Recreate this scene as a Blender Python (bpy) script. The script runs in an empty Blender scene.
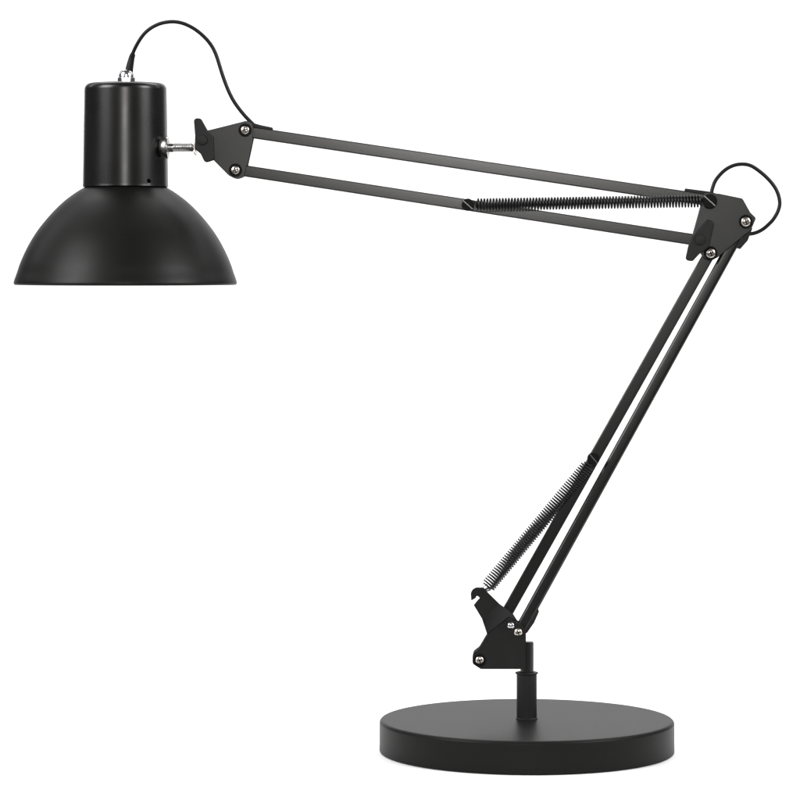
import bpy, bmesh, math
from mathutils import Vector, Matrix

# ------------------------------------------------------------------ scene
scene = bpy.context.scene
COL = scene.collection
K = 0.00075            # metres per photograph pixel at the lamp's own plane
HORIZON = 262.0        # photograph row at the height of the lens
CAM_H = 0.3667
CAM_D = 2.34
MM = 0.001


def X(px):
    return (px - 400.0) * K


def Z(py):
    return CAM_H - (py - HORIZON) * K


BX = X(526.7)                                   # the post
YAW = math.radians(2.7)                         # the arms swing this far back on the post, away from the lens
TURN = Matrix.Translation((BX, 0, 0)) @ Matrix.Rotation(-YAW, 4, 'Z') @ Matrix.Translation((-BX, 0, 0))
CY, SY = math.cos(YAW), math.sin(YAW)


def P(px, py, y=0.0):
    """A point of the arms: measured position in their upright plane before the swing, y in mm off that plane."""
    a = X(px) / CAM_D
    u = (a * CAM_D - BX) / (CY + a * SY)
    return Vector((BX + u, y * MM, CAM_H - (py - HORIZON) * K * (CAM_D - u * SY) / CAM_D))


HY = 14.0                                       # the lamp head sits a little behind the arms
KH = K * (CAM_D + 0.0142 + HY * MM) / CAM_D     # metres per photograph pixel at the head


def XH(px):
    return (X(px) * KH / K - BX) / CY + BX


def ZH(py):
    return CAM_H - (py - HORIZON) * KH


# -------------------------------------------------------------- materials
def principled(name, base, rough, metal=0.0, spec=0.5, grain=0.0, grain_scale=1400.0, var=0.06):
    m = bpy.data.materials.new(name)
    m.use_nodes = True
    nt = m.node_tree
    b = nt.nodes["Principled BSDF"]
    b.inputs["Base Color"].default_value = (*base, 1)
    b.inputs["Metallic"].default_value = metal
    b.inputs["Specular IOR Level"].default_value = spec
    b.inputs["Roughness"].default_value = rough
    tc = nt.nodes.new("ShaderNodeTexCoord")
    n2 = nt.nodes.new("ShaderNodeTexNoise")
    n2.inputs["Scale"].default_value = 45.0
    n2.inputs["Detail"].default_value = 4.0
    nt.links.new(tc.outputs["Object"], n2.inputs["Vector"])
    mr = nt.nodes.new("ShaderNodeMapRange")
    mr.inputs["From Min"].default_value = 0.3
    mr.inputs["From Max"].default_value = 0.7
    mr.inputs["To Min"].default_value = max(0.02, rough - var)
    mr.inputs["To Max"].default_value = rough + var
    nt.links.new(n2.outputs["Fac"], mr.inputs["Value"])
    nt.links.new(mr.outputs["Result"], b.inputs["Roughness"])
    if grain > 0:
        n = nt.nodes.new("ShaderNodeTexNoise")
        n.inputs["Scale"].default_value = grain_scale
        n.inputs["Detail"].default_value = 2.0
        nt.links.new(tc.outputs["Object"], n.inputs["Vector"])
        bp = nt.nodes.new("ShaderNodeBump")
        bp.inputs["Strength"].default_value = grain
        bp.inputs["Distance"].default_value = 0.0003
        nt.links.new(n.outputs["Fac"], bp.inputs["Height"])
        nt.links.new(bp.outputs["Normal"], b.inputs["Normal"])
    return m


BLACK = (0.0042, 0.0041, 0.0038)
PAINT = principled("black satin paint", BLACK, 0.29, spec=0.34, grain=0.05, grain_scale=1300, var=0.02)
PAINT_SHADE = principled("black matt paint", BLACK, 0.44, spec=0.155, grain=0.05, grain_scale=1300, var=0.02)
SLOT_GLINT = principled("slot glint steel", (0.16, 0.155, 0.15), 0.35, metal=1.0)
BUSH = principled("black nylon", (0.003, 0.003, 0.003), 0.5, spec=0.08, var=0.02)
PAINT_BASE = principled("black powder coat", (0.0068, 0.0068, 0.0064), 0.42, spec=0.085, grain=0.03, grain_scale=1100, var=0.0)
PAINT_BAR = principled("black painted steel tube", (0.0052, 0.0050, 0.0047), 0.27, spec=0.36, grain=0.05, grain_scale=900, var=0.0)
PAINT_PLATE = principled("black painted sheet steel", (0.0046, 0.0045, 0.0043), 0.30, spec=0.34, grain=0.11, grain_scale=1200, var=0.02)
PLASTIC = principled("black moulded plastic", (0.008, 0.008, 0.0078), 0.5, spec=0.2, grain=0.12, grain_scale=1600, var=0.02)
RUBBER = principled("black cable rubber", (0.005, 0.005, 0.005), 0.42, spec=0.2, grain=0.0)
SPRING = principled("black oiled spring steel", (0.005, 0.005, 0.005), 0.34, spec=0.25, grain=0.0)
CHROME = principled("chrome", (0.60, 0.60, 0.62), 0.22, metal=1.0, var=0.04)
STEEL = principled("brushed steel", (0.36, 0.35, 0.34), 0.28, metal=1.0, grain=0.3, grain_scale=1100, var=0.06)
NICKEL = principled("nickel screw", (0.60, 0.55, 0.50), 0.30, metal=1.0, var=0.05)
WHITE = principled("white paper", (0.88, 0.88, 0.88), 0.85, spec=0.1, var=0.04)


# ------------------------------------------------------------ mesh helpers
def link(name, me, mat, parent=None, smooth=35.0):
    o = bpy.data.objects.new(name, me)
    COL.objects.link(o)
    me.materials.clear()
    me.materials.append(mat)
    if smooth:
        for p in me.polygons:
            p.use_smooth = True
        me.set_sharp_from_angle(angle=math.radians(smooth))
        wn = o.modifiers.new("flat faces stay flat", 'WEIGHTED_NORMAL')
        wn.mode = 'FACE_AREA'
        wn.weight = 100
        wn.keep_sharp = True
    if parent is not None:
        if name not in ("base", "post_sleeve", "collar"):
            me.transform(TURN)
        o.parent = parent
        o.matrix_parent_inverse = parent_world(parent).inverted()
    return o


def parent_world(o):
    m = o.matrix_basis.copy()
    while o.parent is not None:
        m = o.parent.matrix_basis @ o.matrix_parent_inverse @ m
        o = o.parent
    return m


def to_mesh(bm, name="m"):
    bmesh.ops.remove_doubles(bm, verts=bm.verts, dist=1e-7)
    bmesh.ops.recalc_face_normals(bm, faces=bm.faces)
    me = bpy.data.meshes.new(name)
    bm.to_mesh(me)
    bm.free()
    return me


def bevelled(bm, width, seg=3, angle=30):
    """Round the sharp edges of bm, in metres."""
    bmesh.ops.remove_doubles(bm, verts=bm.verts, dist=1e-7)
    bmesh.ops.recalc_face_normals(bm, faces=bm.faces)
    bm.normal_update()
    es = [e for e in bm.edges if len(e.link_faces) == 2 and e.calc_face_angle(0) > math.radians(angle)]
    bmesh.ops.bevel(bm, geom=es, offset=width, offset_type='OFFSET', segments=seg, profile=0.5,
                    affect='EDGES', clamp_overlap=True)
    return bm


def round_poly(pts, radii, n=6):
    """Round each corner of a 2-D polygon. radii: one number or one for each corner."""
    if not isinstance(radii, (list, tuple)):
        radii = [radii] * len(pts)
    out = []
    N = len(pts)
    for i in range(N):
        a, b, c = Vector(pts[i - 1]), Vector(pts[i]), Vector(pts[(i + 1) % N])
        r = radii[i]
        u, v = (a - b), (c - b)
        la, lc = u.length, v.length
        u.normalize(); v.normalize()
        ang = u.angle(v)
        if r <= 0 or ang > 3.05:
            out.append(b); continue
        t = min(r / math.tan(ang / 2), la * 0.49, lc * 0.49)
        rr = t * math.tan(ang / 2)
        bis = (u + v).normalized()
        ctr = b + bis * (rr / math.sin(ang / 2))
        s, e = b + u * t - ctr, b + v * t - ctr
        a0, a1 = math.atan2(s.y, s.x), math.atan2(e.y, e.x)
        d = (a1 - a0 + math.pi) % (2 * math.pi) - math.pi
        for k in range(n + 1):
            th = a0 + d * k / n
            out.append(ctr + Vector((math.cos(th), math.sin(th))) * rr)
    return out


def prism(bm, pts, y0, y1):
    """Extrude a polygon of photograph points from depth y0 to y1 (mm)."""
    f = [bm.verts.new(P(p[0], p[1], y0)) for p in pts]
    b = [bm.verts.new(P(p[0], p[1], y1)) for p in pts]
    bm.faces.new(f)
    bm.faces.new(list(reversed(b)))
    n = len(pts)
    for i in range(n):
        bm.faces.new((f[i], b[i], b[(i + 1) % n], f[(i + 1) % n]))
    return bm


def frame(axis):
    w = Vector(axis).normalized()
    u = w.orthogonal().normalized()
    return u, w.cross(u), w


def lathe(bm, prof, origin, axis=(0, 0, 1), steps=64, closed=False):
    """Turn (radius, height) pairs in metres about an axis."""
    u, v, w = frame(axis)
    o = Vector(origin)
    rings = []
    for r, h in prof:
        if r < 1e-7:
            rings.append([bm.verts.new(o + w * h)])
        else:
            rings.append([bm.verts.new(o + w * h + (u * math.cos(t) + v * math.sin(t)) * r)
                          for t in (2 * math.pi * k / steps for k in range(steps))])
    pairs = list(zip(rings, rings[1:]))
    if closed:
        pairs.append((rings[-1], rings[0]))
    for a, b in pairs:
        for k in range(steps):
            k2 = (k + 1) % steps
            if len(a) == 1 and len(b) == 1:
                continue
            if len(a) == 1:
                bm.faces.new((a[0], b[k], b[k2]))
            elif len(b) == 1:
                bm.faces.new((a[k], b[0], a[k2]))
            else:
                bm.faces.new((a[k], b[k], b[k2], a[k2]))
    return bm


def tube(bm, pts, radius, seg=10, caps=True):
    """Sweep a circle along points; radius is a number or one for each point (metres)."""
    N = len(pts)
    rad = radius if isinstance(radius, (list, tuple)) else [radius] * N
    tan = [(pts[min(i + 1, N - 1)] - pts[max(i - 1, 0)]).normalized() for i in range(N)]
    u = tan[0].orthogonal().normalized()
    rings = []
    for i in range(N):
        u = (u - tan[i] * u.dot(tan[i])).normalized()
        v = tan[i].cross(u)
        rings.append([bm.verts.new(pts[i] + (u * math.cos(t) + v * math.sin(t)) * rad[i])
                      for t in (2 * math.pi * k / seg for k in range(seg))])
    for a, b in zip(rings, rings[1:]):
        for k in range(seg):
            bm.faces.new((a[k], a[(k + 1) % seg], b[(k + 1) % seg], b[k]))
    if caps:
        bm.faces.new(list(reversed(rings[0])))
        bm.faces.new(rings[-1])
    return bm


def spline(pts, n=10):
    out = []
    Q = [pts[0] * 2 - pts[1]] + list(pts) + [pts[-1] * 2 - pts[-2]]
    for i in range(1, len(Q) - 2):
        p0, p1, p2, p3 = Q[i - 1], Q[i], Q[i + 1], Q[i + 2]
        for k in range(n):
            t = k / n
            out.append(0.5 * ((2 * p1) + (p2 - p0) * t + (2 * p0 - 5 * p1 + 4 * p2 - p3) * t * t
                              + (3 * p1 - p0 - 3 * p2 + p3) * t ** 3))
    out.append(pts[-1].copy())
    return out


def box_between(bm, a, b, w, d, over=0.0):
    """A bar from a to b, w wide in the lamp's plane, d deep."""
    a, b = Vector(a), Vector(b)
    t = (b - a).normalized()
    a, b = a - t * over, b + t * over
    y = Vector((0, 1, 0))
    s = t.cross(y).normalized()
    vs = []
    for p in (a, b):
        for i, j in ((-1, -1), (1, -1), (1, 1), (-1, 1)):
            vs.append(bm.verts.new(p + s * (w / 2 * i) + y * (d / 2 * j)))
    for q in ((0, 1, 2, 3), (7, 6, 5, 4), (0, 4, 5, 1), (1, 5, 6, 2), (2, 6, 7, 3), (3, 7, 4, 0)):
        bm.faces.new([vs[k] for k in q])
    return bm


def boolean_cut(me, cutter_bm):
    """Subtract the cutter from the mesh and return the new mesh."""
    a = bpy.data.objects.new("cut target", me)
    b = bpy.data.objects.new("cutter", to_mesh(cutter_bm))
    COL.objects.link(a); COL.objects.link(b)
    md = a.modifiers.new("cut", 'BOOLEAN')
    md.operation = 'DIFFERENCE'; md.solver = 'EXACT'; md.object = b
    dg = bpy.context.evaluated_depsgraph_get()
    res = bpy.data.meshes.new_from_object(a.evaluated_get(dg))
    bpy.data.objects.remove(a); bpy.data.objects.remove(b)
    return res


# ------------------------------------------------------------------ lamp
lamp = bpy.data.objects.new("desk_lamp", None)
lamp.location = (BX, 0, 0)
lamp.empty_display_size = 0.05
COL.objects.link(lamp)
lamp["label"] = "matte black articulated desk lamp with domed shade, two sprung arms and round weighted base"
lamp["category"] = "desk lamp"

# --- weighted base
R, H = 110.4 * MM, 24.0 * MM
prof = [(0, 0.0005), (R - 0.004, 0.0005), (R - 0.0035, 0), (R - 0.0010, 0), (R - 0.0003, 0.0003), (R, 0.0010)]
rc = 0.0026
for k in range(9):
    t = k / 8 * math.pi / 2
    prof.append((R - rc + rc * math.cos(t), H - rc + rc * math.sin(t)))
prof += [(R * 0.75, H), (R * 0.4, H), (0.012, H), (0, H)]
bm = lathe(bmesh.new(), prof, (BX, 0, 0), steps=192)
base = link("base", to_mesh(bm), PAINT_BASE, lamp, smooth=50)

# --- sleeve standing on the base, with its collar
r = 7.6 * MM
zt = Z(672.5)
prof = [(r + 0.0006, H - 0.0004), (r + 0.0006, H + 0.0006), (r, H + 0.0012), (r, zt - 0.001), (r - 0.0004, zt),
        (r - 0.0022, zt), (r - 0.0024, zt - 0.004)]
sleeve = link("post_sleeve", to_mesh(lathe(bmesh.new(), prof, (BX, 0, 0), steps=48)), PLASTIC, lamp)
prof = [(r + 0.0001, zt - 0.0010), (r + 0.0010, zt - 0.0007), (r + 0.0011, zt - 0.0001), (r + 0.0008, zt + 0.0003),
        (r - 0.0015, zt + 0.0005), (r - 0.0016, zt - 0.001)]
link("collar", to_mesh(lathe(bmesh.new(), prof, (BX, 0, 0), steps=48)), PLASTIC, sleeve)

# --- screws
def cross_cutter(c, r, y_in):
    out = []
    for a in (0.35, 0.35 + math.pi / 2):
        d = Vector((math.cos(a), 0, math.sin(a)))
        bm = bmesh.new()
        out.append(bm)
        box_between(bm, c - d * r * 0.62 + Vector((0, y_in, 0)), c + d * r * 0.62 + Vector((0, y_in, 0)), r * 0.26, 0.0026)
    return out


def screw(px, py, y, parent, rpx=4.6, ring=6.6, mat=NICKEL, cross=True, name="screw"):
    """Domed cross-head screw facing the front, in a black bushing ring."""
    c = P(px, py, y)
    rr = rpx * K
    if ring:
        R2 = ring * K
        pr = [(rr * 0.9, 0.0), (R2, 0.0), (R2, 0.0010), (R2 - 0.0004, 0.0014), (rr + 0.0004, 0.0014), (rr + 0.0002, 0.0004)]
        link("bushing", to_mesh(lathe(bmesh.new(), pr, c, (0, -1, 0), 40, closed=True)), BUSH, parent)
    h = 0.0021
    pr = [(0, -0.0035), (rr * 0.55, -0.0035), (rr * 0.55, 0.0002), (rr, 0.0002), (rr, 0.0009), (rr * 0.93, 0.0014), (rr * 0.75, 0.0018),
          (rr * 0.4, h), (0, h)]
    me = to_mesh(lathe(bmesh.new(), pr, c, (0, -1, 0), 40))
    if cross:
        for cut in cross_cutter(c, rr, -0.0016):
            me = boolean_cut(me, cut)
    o = link(name, me, mat, parent)
    if cross:                                   # shade down in the cross, painted on as a black material
        me.materials.append(BUSH)
        for p in me.polygons:
            q = p.center - (TURN @ c)
            hh = q.dot(TURN.to_3x3() @ Vector((0, -1, 0)))
            if 0.00025 < hh < 0.00172 and (q.length_squared - hh * hh) ** 0.5 < rr * 0.66:
                p.material_index = 1
    return o


def slotted_screw(px, py, y0, y1, parent, rpx, ang):
    """Black cheese-head screw whose shank runs from y0 out to its head at y1 (mm, negative is forward)."""
    c = P(px, py, y1)
    rr = rpx * K
    L = (y0 - y1) * MM
    pr = [(0, -L), (rr * 0.5, -L), (rr * 0.5, -0.0003), (rr, -0.0002), (rr, 0.0014), (rr * 0.97, 0.0018), (rr * 0.90, 0.0021),
          (rr * 0.45, 0.00215), (0, 0.0022)]
    me = to_mesh(lathe(bmesh.new(), pr, c, (0, -1, 0), 40))
    d = Vector((math.cos(ang), 0, math.sin(ang)))
    cut = box_between(bmesh.new(), c - d * rr * 1.3 + Vector((0, -0.0022, 0)), c + d * rr * 1.3 + Vector((0, -0.0022, 0)),
                      rr * 0.15, 0.0022)
    o = link("slotted_screw", boolean_cut(me, cut), BUSH, parent)
    o.data.materials.append(SLOT_GLINT)              # paints the light caught in the slot as a paler metal
    f = TURN.to_3x3() @ Vector((0, -1, 0))
    for p in o.data.polygons:
        hh = (p.center - (TURN @ c)).dot(f)
        if 0.0009 < hh < 0.0013 and p.normal.dot(f) > 0.8:
            p.material_index = 1
    return o


# --- pivot bracket above the base
main = [(509.5, 616.5), (523.5, 625), (526, 633), (526, 668), (481, 668), (472.5, 662.5), (472.8, 652), (479, 647.5), (487, 634)]
main = round_poly(main, [2.5, 4, 2, 1, 3, 4, 6, 6, 2])
bm = bmesh.new()
prism(bm, main, -7.0, -5.4)
bevelled(bm, 0.00035, 2)
b2 = bmesh.new()
prism(b2, main, 5.4, 7.0)
bevelled(b2, 0.00035, 2)
me2 = to_mesh(b2)
bm.from_mesh(me2)
prism(bm, [(519, 664.5), (526, 664.5), (526, 667.3), (519, 667.3)], -5.2, 5.2)
bracket = link("pivot_bracket", to_mesh(bm), PAINT_PLATE, lamp)
rs = 6.7 * K
zs = Z(641.5)
pr = [(0, Z(690)), (rs, Z(690)), (rs, zs - 0.0008), (rs - 0.0008, zs), (0, zs)]
bm = lathe(bmesh.new(), pr, (X(527), 0, 0), steps=48)
link("spindle", to_mesh(bm), PAINT_PLATE, bracket)
screw(518.3, 631.3, -7.0, bracket, 4.2, 0)
screw(479.8, 659.0, -7.0, bracket, 4.3, 6.4)
screw(511.0, 624.6, -7.0, bracket, 3.6, 0, CHROME, cross=False, name="rivet")

# --- spring plate: hooked ear in front, bent back under the bracket
def ribbon(bm, rows, th):
    """A bent plate: rows of (left point, right point, depth mm), th mm thick."""
    fr = []
    for (l, r_, y) in rows:
        fr.append([bm.verts.new(P(l[0], l[1], y)), bm.verts.new(P(r_[0], r_[1], y)),
                   bm.verts.new(P(r_[0], r_[1], y + th)), bm.verts.new(P(l[0], l[1], y + th))])
    for a, b in zip(fr, fr[1:]):
        for k in range(4):
            bm.faces.new((a[k], a[(k + 1) % 4], b[(k + 1) % 4], b[k]))
    bm.faces.new(fr[0]); bm.faces.new(list(reversed(fr[-1])))
    return bm


ear = [(474.0, 603.6)]
for k in range(6):                                  # notch under the hook
    a = math.radians(80 - k * 54)
    ear.append((478.0 + 1.9 * math.cos(a), 596.2 + 1.9 * math.sin(a)))
ear += [(471.6, 599.2)]
for k in range(8):                                  # hook outline
    a = math.radians(165 + k * 20)
    ear.append((478.2 + 7.2 * math.cos(a), 593.0 + 7.2 * math.sin(a)))
ear += [(486.0, 589.0), (499.6, 602.3), (482.6, 617.9)]
bm = bmesh.new()
prism(bm, ear, -10.6, -9.2)
bevelled(bm, 0.0003, 2)
ribbon(bm, [((482.4, 617.8), (499.5, 602.2), -10.5), ((487.6, 634.6), (513.4, 613.4), -5.35),
            ((490.0, 641.0), (517.5, 620.0), -5.35)], 1.0)
plate = link("spring_plate", to_mesh(bm), PAINT_PLATE, lamp, smooth=25)

# --- arm bars: square steel tubes
W = 8.6 * MM


def bar(a, b, bev, over=0.0035, w=W):
    bm = box_between(bmesh.new(), P(*a), P(*b), w, w * 0.98, over)
    bevelled(bm, bev, 4)
    return link("arm_bar", to_mesh(bm), PAINT_BAR, lamp, smooth=40)


up_top = bar((246.5, 131.8), (709, 200.4), 0.0009)
up_low = bar((236.5, 169.6), (699, 240.6), 0.0009)
lo_left = bar((710, 252.6), (497.4, 629.5), 0.0009)
lo_right = bar((745, 221.5), (518.8, 632.3), 0.0022)

# cable entries: moulded clips on the tube ends
def clip(pts, parent, y=3.4):
    bm = prism(bmesh.new(), round_poly(pts, 0.9, 3), -y, y)
    bevelled(bm, 0.0003, 2)
    return link("cable_clip", to_mesh(bm), PLASTIC, parent)


clip([(249.5, 124.6), (254, 123.2), (262, 125.4), (272.6, 127.6), (273.2, 131.4), (250, 128.6)], up_top)
clip([(684.8, 188.4), (708, 191.4), (719, 194.2), (718, 198), (684.4, 192.4)], up_top)
clip([(752.4, 228.0), (747.5, 240.6), (740.0, 249.2), (735.2, 247.6), (745.5, 226.5)], lo_right)
clip([(537.4, 606.6), (539.0, 611.5), (534.4, 622.0), (526.4, 633.5), (523.5, 629), (534.5, 608.5)], lo_right)

# --- springs
def spring(a, b, coils, rad, wire, y, ang, scr):
    """Close-wound spring from screw a to anchor b (photograph points), rad and wire in mm."""
    A, B = P(a[0], a[1], y), P(b[0], b[1], y)
    t = (B - A).normalized()
    L = (B - A).length
    s = t.cross(Vector((0, 1, 0))).normalized()
    n = Vector((0, 1, 0))
    lead = 0.0055
    pts = []
    # eye round the anchor, then up into the coil
    for k in range(15):
        th = math.pi + k / 14 * math.pi * 1.55
        pts.append(A + (t * math.cos(th) + s * math.sin(th)) * 0.0034)
    N = coils * 18
    l0, l1 = lead, L - lead
    for k in range(N + 1):
        f = k / N
        env = min(1.0, 0.45 + 0.55 * min(f, 1 - f) * coils / 1.0)
        th = 2 * math.pi * coils * f + math.pi * 0.5
        pts.append(A + t * (l0 + (l1 - l0) * f) + (s * math.sin(th) + n * math.cos(th)) * rad * MM * env)
    for k in range(15):
        th = math.pi * 1.45 + k / 14 * math.pi * 1.55
        pts.append(B + (t * math.cos(th - math.pi / 2) + s * math.sin(th - math.pi / 2)) * 0.0034)
    bm = tube(bmesh.new(), pts, wire * MM / 2, 7)
    o = link("spring", to_mesh(bm), SPRING, lamp, smooth=60)
    for (px, py, rp) in scr:
        slotted_screw(px, py, -3.5, y - 0.8, o, rp, ang)
    return o


spring((468.2, 205), (709, 201.2), 74, 4.2, 1.5, -9.6, math.radians(-42), [(468.2, 205, 6.2), (709, 201.2, 7.3)])
spring((593.2, 457.5), (481.8, 591.2), 60, 4.5, 1.2, -9.6, math.radians(-50), [(593.2, 457.5, 6.2)])
spring((595.2, 459.6), (483.2, 595.2), 59, 4.3, 1.15, 9.6, 0, [])
hk = [(479.6, 590.4), (481.8, 587.6), (484.0, 585.0), (486.2, 583.2), (487.4, 584.6), (485.8, 587.0), (483.6, 589.6)]
o = link("spring_hook", to_mesh(tube(bmesh.new(), spline([P(x, y, -8.6 - 0.1 * i) for i, (x, y) in enumerate(hk)], 6), 0.0006, 8)), CHROME, lamp, smooth=60)
o["label"] = "small bright wire hook"

# --- elbow bracket
pl = [(703.0, 193.2), (718.6, 193.8), (742, 198.6), (749.8, 212.6), (755.6, 218.2), (750.8, 229.4), (717, 257.6),
      (710, 261.2), (703, 258), (692.2, 236), (700.8, 205)]
pl = round_poly(pl, [4, 2, 3.5, 2, 3, 3, 3, 6, 3, 4, 2])
bm = bmesh.new()
prism(bm, pl, -6.9, -5.3)
bevelled(bm, 0.0004, 2)
b2 = bevelled(prism(bmesh.new(), pl, 5.3, 6.9), 0.0004, 2)
bm.from_mesh(to_mesh(b2))
prism(bm, [(722, 226), (729, 222), (732, 228), (725, 232)], -5.2, 5.2)      # spacer between the two cheeks
elbow = link("elbow_bracket", to_mesh(bm), PAINT_PLATE, lamp)
screw(745.2, 221.8, -6.9, elbow, 4.9, 6.9)
screw(710.1, 253.2, -6.9, elbow, 4.9, 6.9)

# --- wing nuts
def wing_nut(pts, boss, y0, y1, rb):
    bm = prism(bmesh.new(), round_poly(pts, 3.2, 5), y1, y0)
    bevelled(bm, 0.0009, 3)
    o = link("wing_nut", to_mesh(bm), PLASTIC, lamp, smooth=50)
    c = P(boss[0], boss[1], y1)
    rr = rb * K
    pr = [(rr, -0.002), (rr, 0.0003), (rr * 0.92, 0.0008), (rr * 0.7, 0.0010), (0, 0.0011)]
    link("boss", to_mesh(lathe(bmesh.new(), pr, c, (0, -1, 0), 40)), PLASTIC, o)
    return o


wing_nut([(706.5, 219.4), (713.8, 221.6), (708.4, 246.6), (699, 253.8), (692, 261.4), (684.4, 260.4), (687.6, 246), (692, 235.6)],
         (699.4, 240), -7.0, -11.0, 5.4)
wing_nut([(195.2, 118.6), (202.4, 119.0), (209.6, 132.0), (214.8, 137), (216, 160.5), (206.6, 163.4), (202.2, 154.4), (196.2, 149.2),
          (196.6, 136)], (204, 140.6), -7.0, -11.5, 5.2)

# --- head bracket
pl = [(203, 131), (211, 130.2), (238, 123.4), (248, 120.8), (254.4, 125.6), (253.0, 140), (245.2, 176.4), (236.6, 179.4), (229.6, 175.8),
      (214.5, 160.6), (203, 152)]
pl = round_poly(pl, [3, 4, 2, 6, 6, 4, 6, 6, 4, 2, 3])
bm = bmesh.new()
prism(bm, pl, -6.8, -5.3)
bevelled(bm, 0.0004, 2)
bm.from_mesh(to_mesh(bevelled(prism(bmesh.new(), pl, 5.3, 6.8), 0.0004, 2)))
prism(bm, [(224, 144), (232, 141), (234, 150), (226, 153)], -5.2, 5.2)
head = link("head_bracket", to_mesh(bm), PAINT_PLATE, lamp)
screw(246.0, 130.4, -6.8, head, 4.4, 6.6)
screw(236.4, 170.4, -6.8, head, 4.4, 6.6)

# --- housing and shade
HC = Vector((XH(124.7), HY * MM, 0))
zb, ztop = ZH(187.2), ZH(83.2)
rb, rt = 42.6 * KH, 41.0 * KH
prof = [(rb - 0.0016, zb + 0.001), (rb - 0.0014, zb), (rb - 0.0003, zb), (rb + 0.0002, zb + 0.0006), (rb, zb + 0.0026)]
prof.append((rt + (rb - rt) * 0.06, ztop - 0.0052))
rc = 0.0048
for k in range(1, 9):
    t = k / 8 * math.pi / 2
    prof.append((rt - rc + rc * math.cos(t), ztop - rc + rc * math.sin(t)))
prof += [(0.010, ztop), (0, ztop), (0, ztop - 0.0012), (rt - rc, ztop - 0.0013), (rt - 0.0020, ztop - rc), (rb - 0.0018, zb + 0.004),
         ]
me = to_mesh(lathe(bmesh.new(), prof, HC, steps=160, closed=True))
th = math.asin((152.2 - 124.6) / 42.4)
d = Vector((math.sin(th), -math.cos(th), 0))
c0 = HC + d * (rb - 0.006) + Vector((0, 0, ZH(181.6)))
cut = lathe(bmesh.new(), [(0, 0), (0.0018, 0), (0.0018, 0.012), (0, 0.012)], c0, d, 20)
housing = link("lamp_housing", boolean_cut(me, cut), PAINT, lamp)

sh = [(108.6, 285.0), (109.9, 284.9), (110.9, 284.2), (111.3, 283.0), (111.1, 281.4), (110.2, 278.5), (108.0, 272.5), (105.2, 264), (100.7, 253.5), (94.8, 242), (87.9, 231),
      (79.9, 220.6), (71.2, 210.8), (61.6, 201.6), (52, 194.2), (43.6, 188.8), (36, 185.2)]
out = spline([Vector((a * KH, ZH(b), 0)) for a, b in sh], 5)
inner = [Vector((max(p.x - 0.0011, 0), p.y - 0.0007, 0)) for p in out[20:]]
prof = [(p.x, p.y) for p in out] + [(p.x, p.y) for p in reversed(inner)] + [(107.6 * KH, ZH(284.6))]
shade = link("lamp_shade", to_mesh(lathe(bmesh.new(), prof, HC, steps=192, closed=True)), PAINT_SHADE, lamp, smooth=60)

# --- chrome swivel stud and cup washer
pr = [(0, XH(160.5)), (4.8 * KH, XH(160.5)), (4.8 * KH, XH(174))]
for k in range(12):                                 # thread rolled on the stud
    pr += [(4.75 * KH, XH(175 + k * 1.5)), (4.25 * KH, XH(175.7 + k * 1.5))]
pr += [(4.8 * KH, XH(193.2)), (4.2 * KH, XH(194.6)), (2.5 * KH, XH(195.0)), (2.5 * KH, XH(214)), (0, XH(214))]
stud = link("swivel_stud", to_mesh(lathe(bmesh.new(), pr, (0, 0, ZH(148.2)), (1, 0, 0), 40)), STEEL, lamp)
stud["label"] = "chrome swivel stud holding the lamp head"
pr = []
for k in range(11):
    t = k / 10 * math.pi / 2
    pr.append((11.4 * KH * math.sin(t), XH(169.2) - 10.2 * KH * math.cos(t)))
pr += [(11.2 * KH, XH(169.8)), (9.6 * KH, XH(169.8)), (5.2 * KH, XH(168.6)), (4.3 * KH, XH(168.4))]
link("washer", to_mesh(lathe(bmesh.new(), pr, (0, 0, ZH(148.2)), (1, 0, 0), 48)), STEEL, stud, smooth=60)
bm = prism(bmesh.new(), round_poly([(194.4, 143.4), (196.8, 143.4), (196.8, 155.4), (193.4, 155.2), (194.4, 153)], 0.5, 2), -4.5, 4.5)
link("stud_plate", to_mesh(bm), STEEL, stud)

# --- cable gland on top of the housing
gx, gy = XH(125.4), HY * MM
bm = bmesh.new()
lathe(bm, [(0, ztop - 0.001), (8.9 * KH, ztop - 0.001), (8.9 * KH, ztop + 0.0044), (0, ztop + 0.0044)], (gx, gy, 0), steps=6)
bmesh.ops.rotate(bm, verts=bm.verts, cent=(gx, gy, 0), matrix=Matrix.Rotation(0.35, 3, 'Z'))
bevelled(bm, 0.0006, 2)
g0 = ztop + 0.0042
lathe(bm, [(7.4 * KH, g0), (7.5 * KH, g0 + 0.0020), (7.0 * KH, g0 + 0.0036), (5.9 * KH, g0 + 0.0050), (4.5 * KH, g0 + 0.0058), (0, g0 + 0.0058)],
      (gx, gy, 0), steps=40)
gland = link("cable_gland", to_mesh(bm), CHROME, housing)
gland["label"] = "chrome cable gland"

# --- cables
def cable(pts, r):
    return link("cable", to_mesh(tube(bmesh.new(), spline(pts, 10), r, 14)), RUBBER, lamp, smooth=60)


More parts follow.
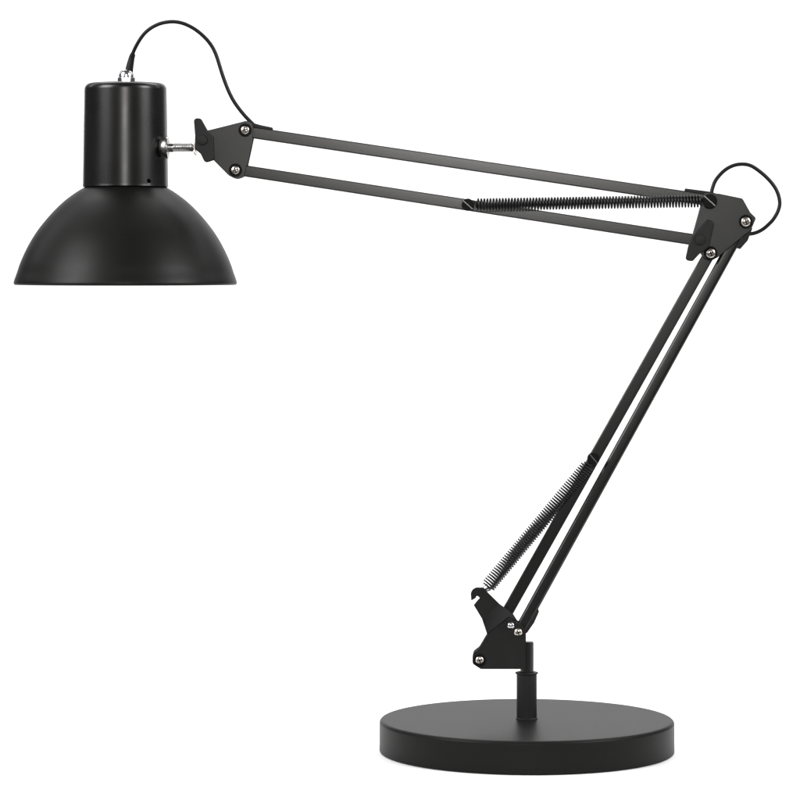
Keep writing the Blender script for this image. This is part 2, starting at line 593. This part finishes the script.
ptsA = [(126.2, 72), (127.6, 64), (129.6, 56), (132.4, 49), (136, 42.4), (140.2, 36.2), (145, 31), (151.2, 26.6), (158.5, 23.3), (165.2, 21.8),
        (172, 21.3), (178.8, 22.1), (185.5, 24.2), (193.6, 28.4), (201, 34), (207.6, 40.6), (212.6, 47.6), (216.4, 55.8), (219.2, 64.4),
        (222, 73.4), (225, 82), (228.6, 91), (233, 99.8), (238.2, 107.6), (244, 114.8), (249, 120.2), (254.5, 125.6)]
nA = len(ptsA)
cab = cable([P(x, y, HY * (1 - (i / (nA - 1))) - 5 * math.sin(math.pi * i / (nA - 1))) for i, (x, y) in enumerate(ptsA)], 1.95 * K)
bootp = [P(x, y, HY - 0.4 * i) for i, (x, y) in enumerate([(126.4, 71), (127.3, 66), (128.4, 61), (129.5, 56.6), (131.0, 52.4)])]
bp = spline(bootp, 5)
rads = [(4.2 - 1.5 * (k / (len(bp) - 1))) * K for k in range(len(bp))]
rads[-1] = 2.2 * K
link("strain_relief", to_mesh(tube(bmesh.new(), bp, rads, 18)), RUBBER, cab, smooth=60)

ptsB = [(711.4, 196), (712, 190.6), (714.4, 183), (717.4, 178), (721.6, 173.2), (726, 169.4), (731, 166.5), (736.6, 164.6), (742.3, 164),
        (747.4, 164.4), (752.2, 166), (757.4, 169.2), (763, 173.6), (768, 178.2), (772.5, 183.2), (776.2, 188.6), (778.7, 194.4), (780, 200),
        (780, 205.4), (778.4, 211), (775.6, 216.4), (772.4, 220.8), (768.2, 225), (764.2, 228.4), (759.6, 231.2), (754.4, 233.2), (748, 234.4),
        (743.5, 236.6)]
nB = len(ptsB)
cable([P(x, y, 1.0 + 4 * math.sin(math.pi * i / (nB - 1))) for i, (x, y) in enumerate(ptsB)], 1.95 * K)

# --------------------------------------------------------------- backdrop
bm = bmesh.new()
prof = [(-0.30, -0.0304), (-0.307, -0.02), (-0.30, -0.0024), (-0.292, -0.0004), (0.5, -0.0004)]
y1, rr = 1.5, 0.7
for k in range(15):
    t = k / 14 * math.pi / 2
    prof.append((y1 + rr * math.sin(t), -0.0004 + rr - rr * math.cos(t)))
prof.append((y1 + rr, 2.4))
rows = [[bm.verts.new((sx * 1.45, y, z)) for (y, z) in prof] for sx in (-1, 1)]
for i in range(len(prof) - 1):
    bm.faces.new((rows[0][i], rows[1][i], rows[1][i + 1], rows[0][i + 1]))
me = to_mesh(bm)
bd = link("backdrop", me, WHITE, None, smooth=60)
bd["kind"] = "structure"

# ------------------------------------------------------------------ light
def area(name, loc, target, sx, sy, power, color=(1, 1, 1)):
    l = bpy.data.lights.new(name, 'AREA')
    l.shape = 'RECTANGLE'
    l.size, l.size_y = sx, sy
    l.energy = power
    l.color = color
    o = bpy.data.objects.new(name, l)
    COL.objects.link(o)
    o.location = loc
    o.rotation_euler = (Vector(target) - Vector(loc)).to_track_quat('-Z', 'Y').to_euler()
    return o


area("front_softbox", (-0.08, -2.35, 0.78), (0, 0, 0.35), 0.34, 0.45, 17.5, (1.0, 0.985, 0.96))
area("top_softbox", (0.1, 0.85, 2.0), (0.1, 0.3, 0), 2.4, 1.0, 40)
area("side_softbox_west", (-1.6, -1.0, 1.3), (0.1, 0, 0.1), 1.0, 1.0, 54)
area("side_softbox_east", (1.8, -1.0, 1.3), (0.1, 0, 0.1), 1.0, 1.0, 54)
area("backdrop_light_west", (-1.5, 0.9, 1.5), (0.2, 2.2, 0.5), 0.5, 1.2, 8)
area("backdrop_light_east", (1.5, 0.9, 1.5), (-0.2, 2.2, 0.5), 0.5, 1.2, 8)

world = bpy.data.worlds.new("World")
scene.world = world
world.use_nodes = True
bg = world.node_tree.nodes["Background"]
bg.inputs["Color"].default_value = (0.9, 0.95, 1.0, 1)
bg.inputs["Strength"].default_value = 0.08

# ----------------------------------------------------------------- camera
cam = bpy.data.cameras.new("camera")
cam.sensor_width = 36.0
cam.lens = 36.0 * (CAM_D / K) / 800.0
cam.shift_y = -(400.0 - HORIZON) / 800.0
cam.clip_start, cam.clip_end = 0.05, 50
co = bpy.data.objects.new("camera", cam)
COL.objects.link(co)
co.location = (0, -CAM_D, CAM_H)
co.rotation_euler = (math.pi / 2, 0, 0)
scene.camera = co

vs = scene.view_settings
scene.display_settings.display_device = 'sRGB'
vs.view_transform = 'Standard'
vs.look = 'None'
vs.exposure = 0.0
vs.gamma = 1.0
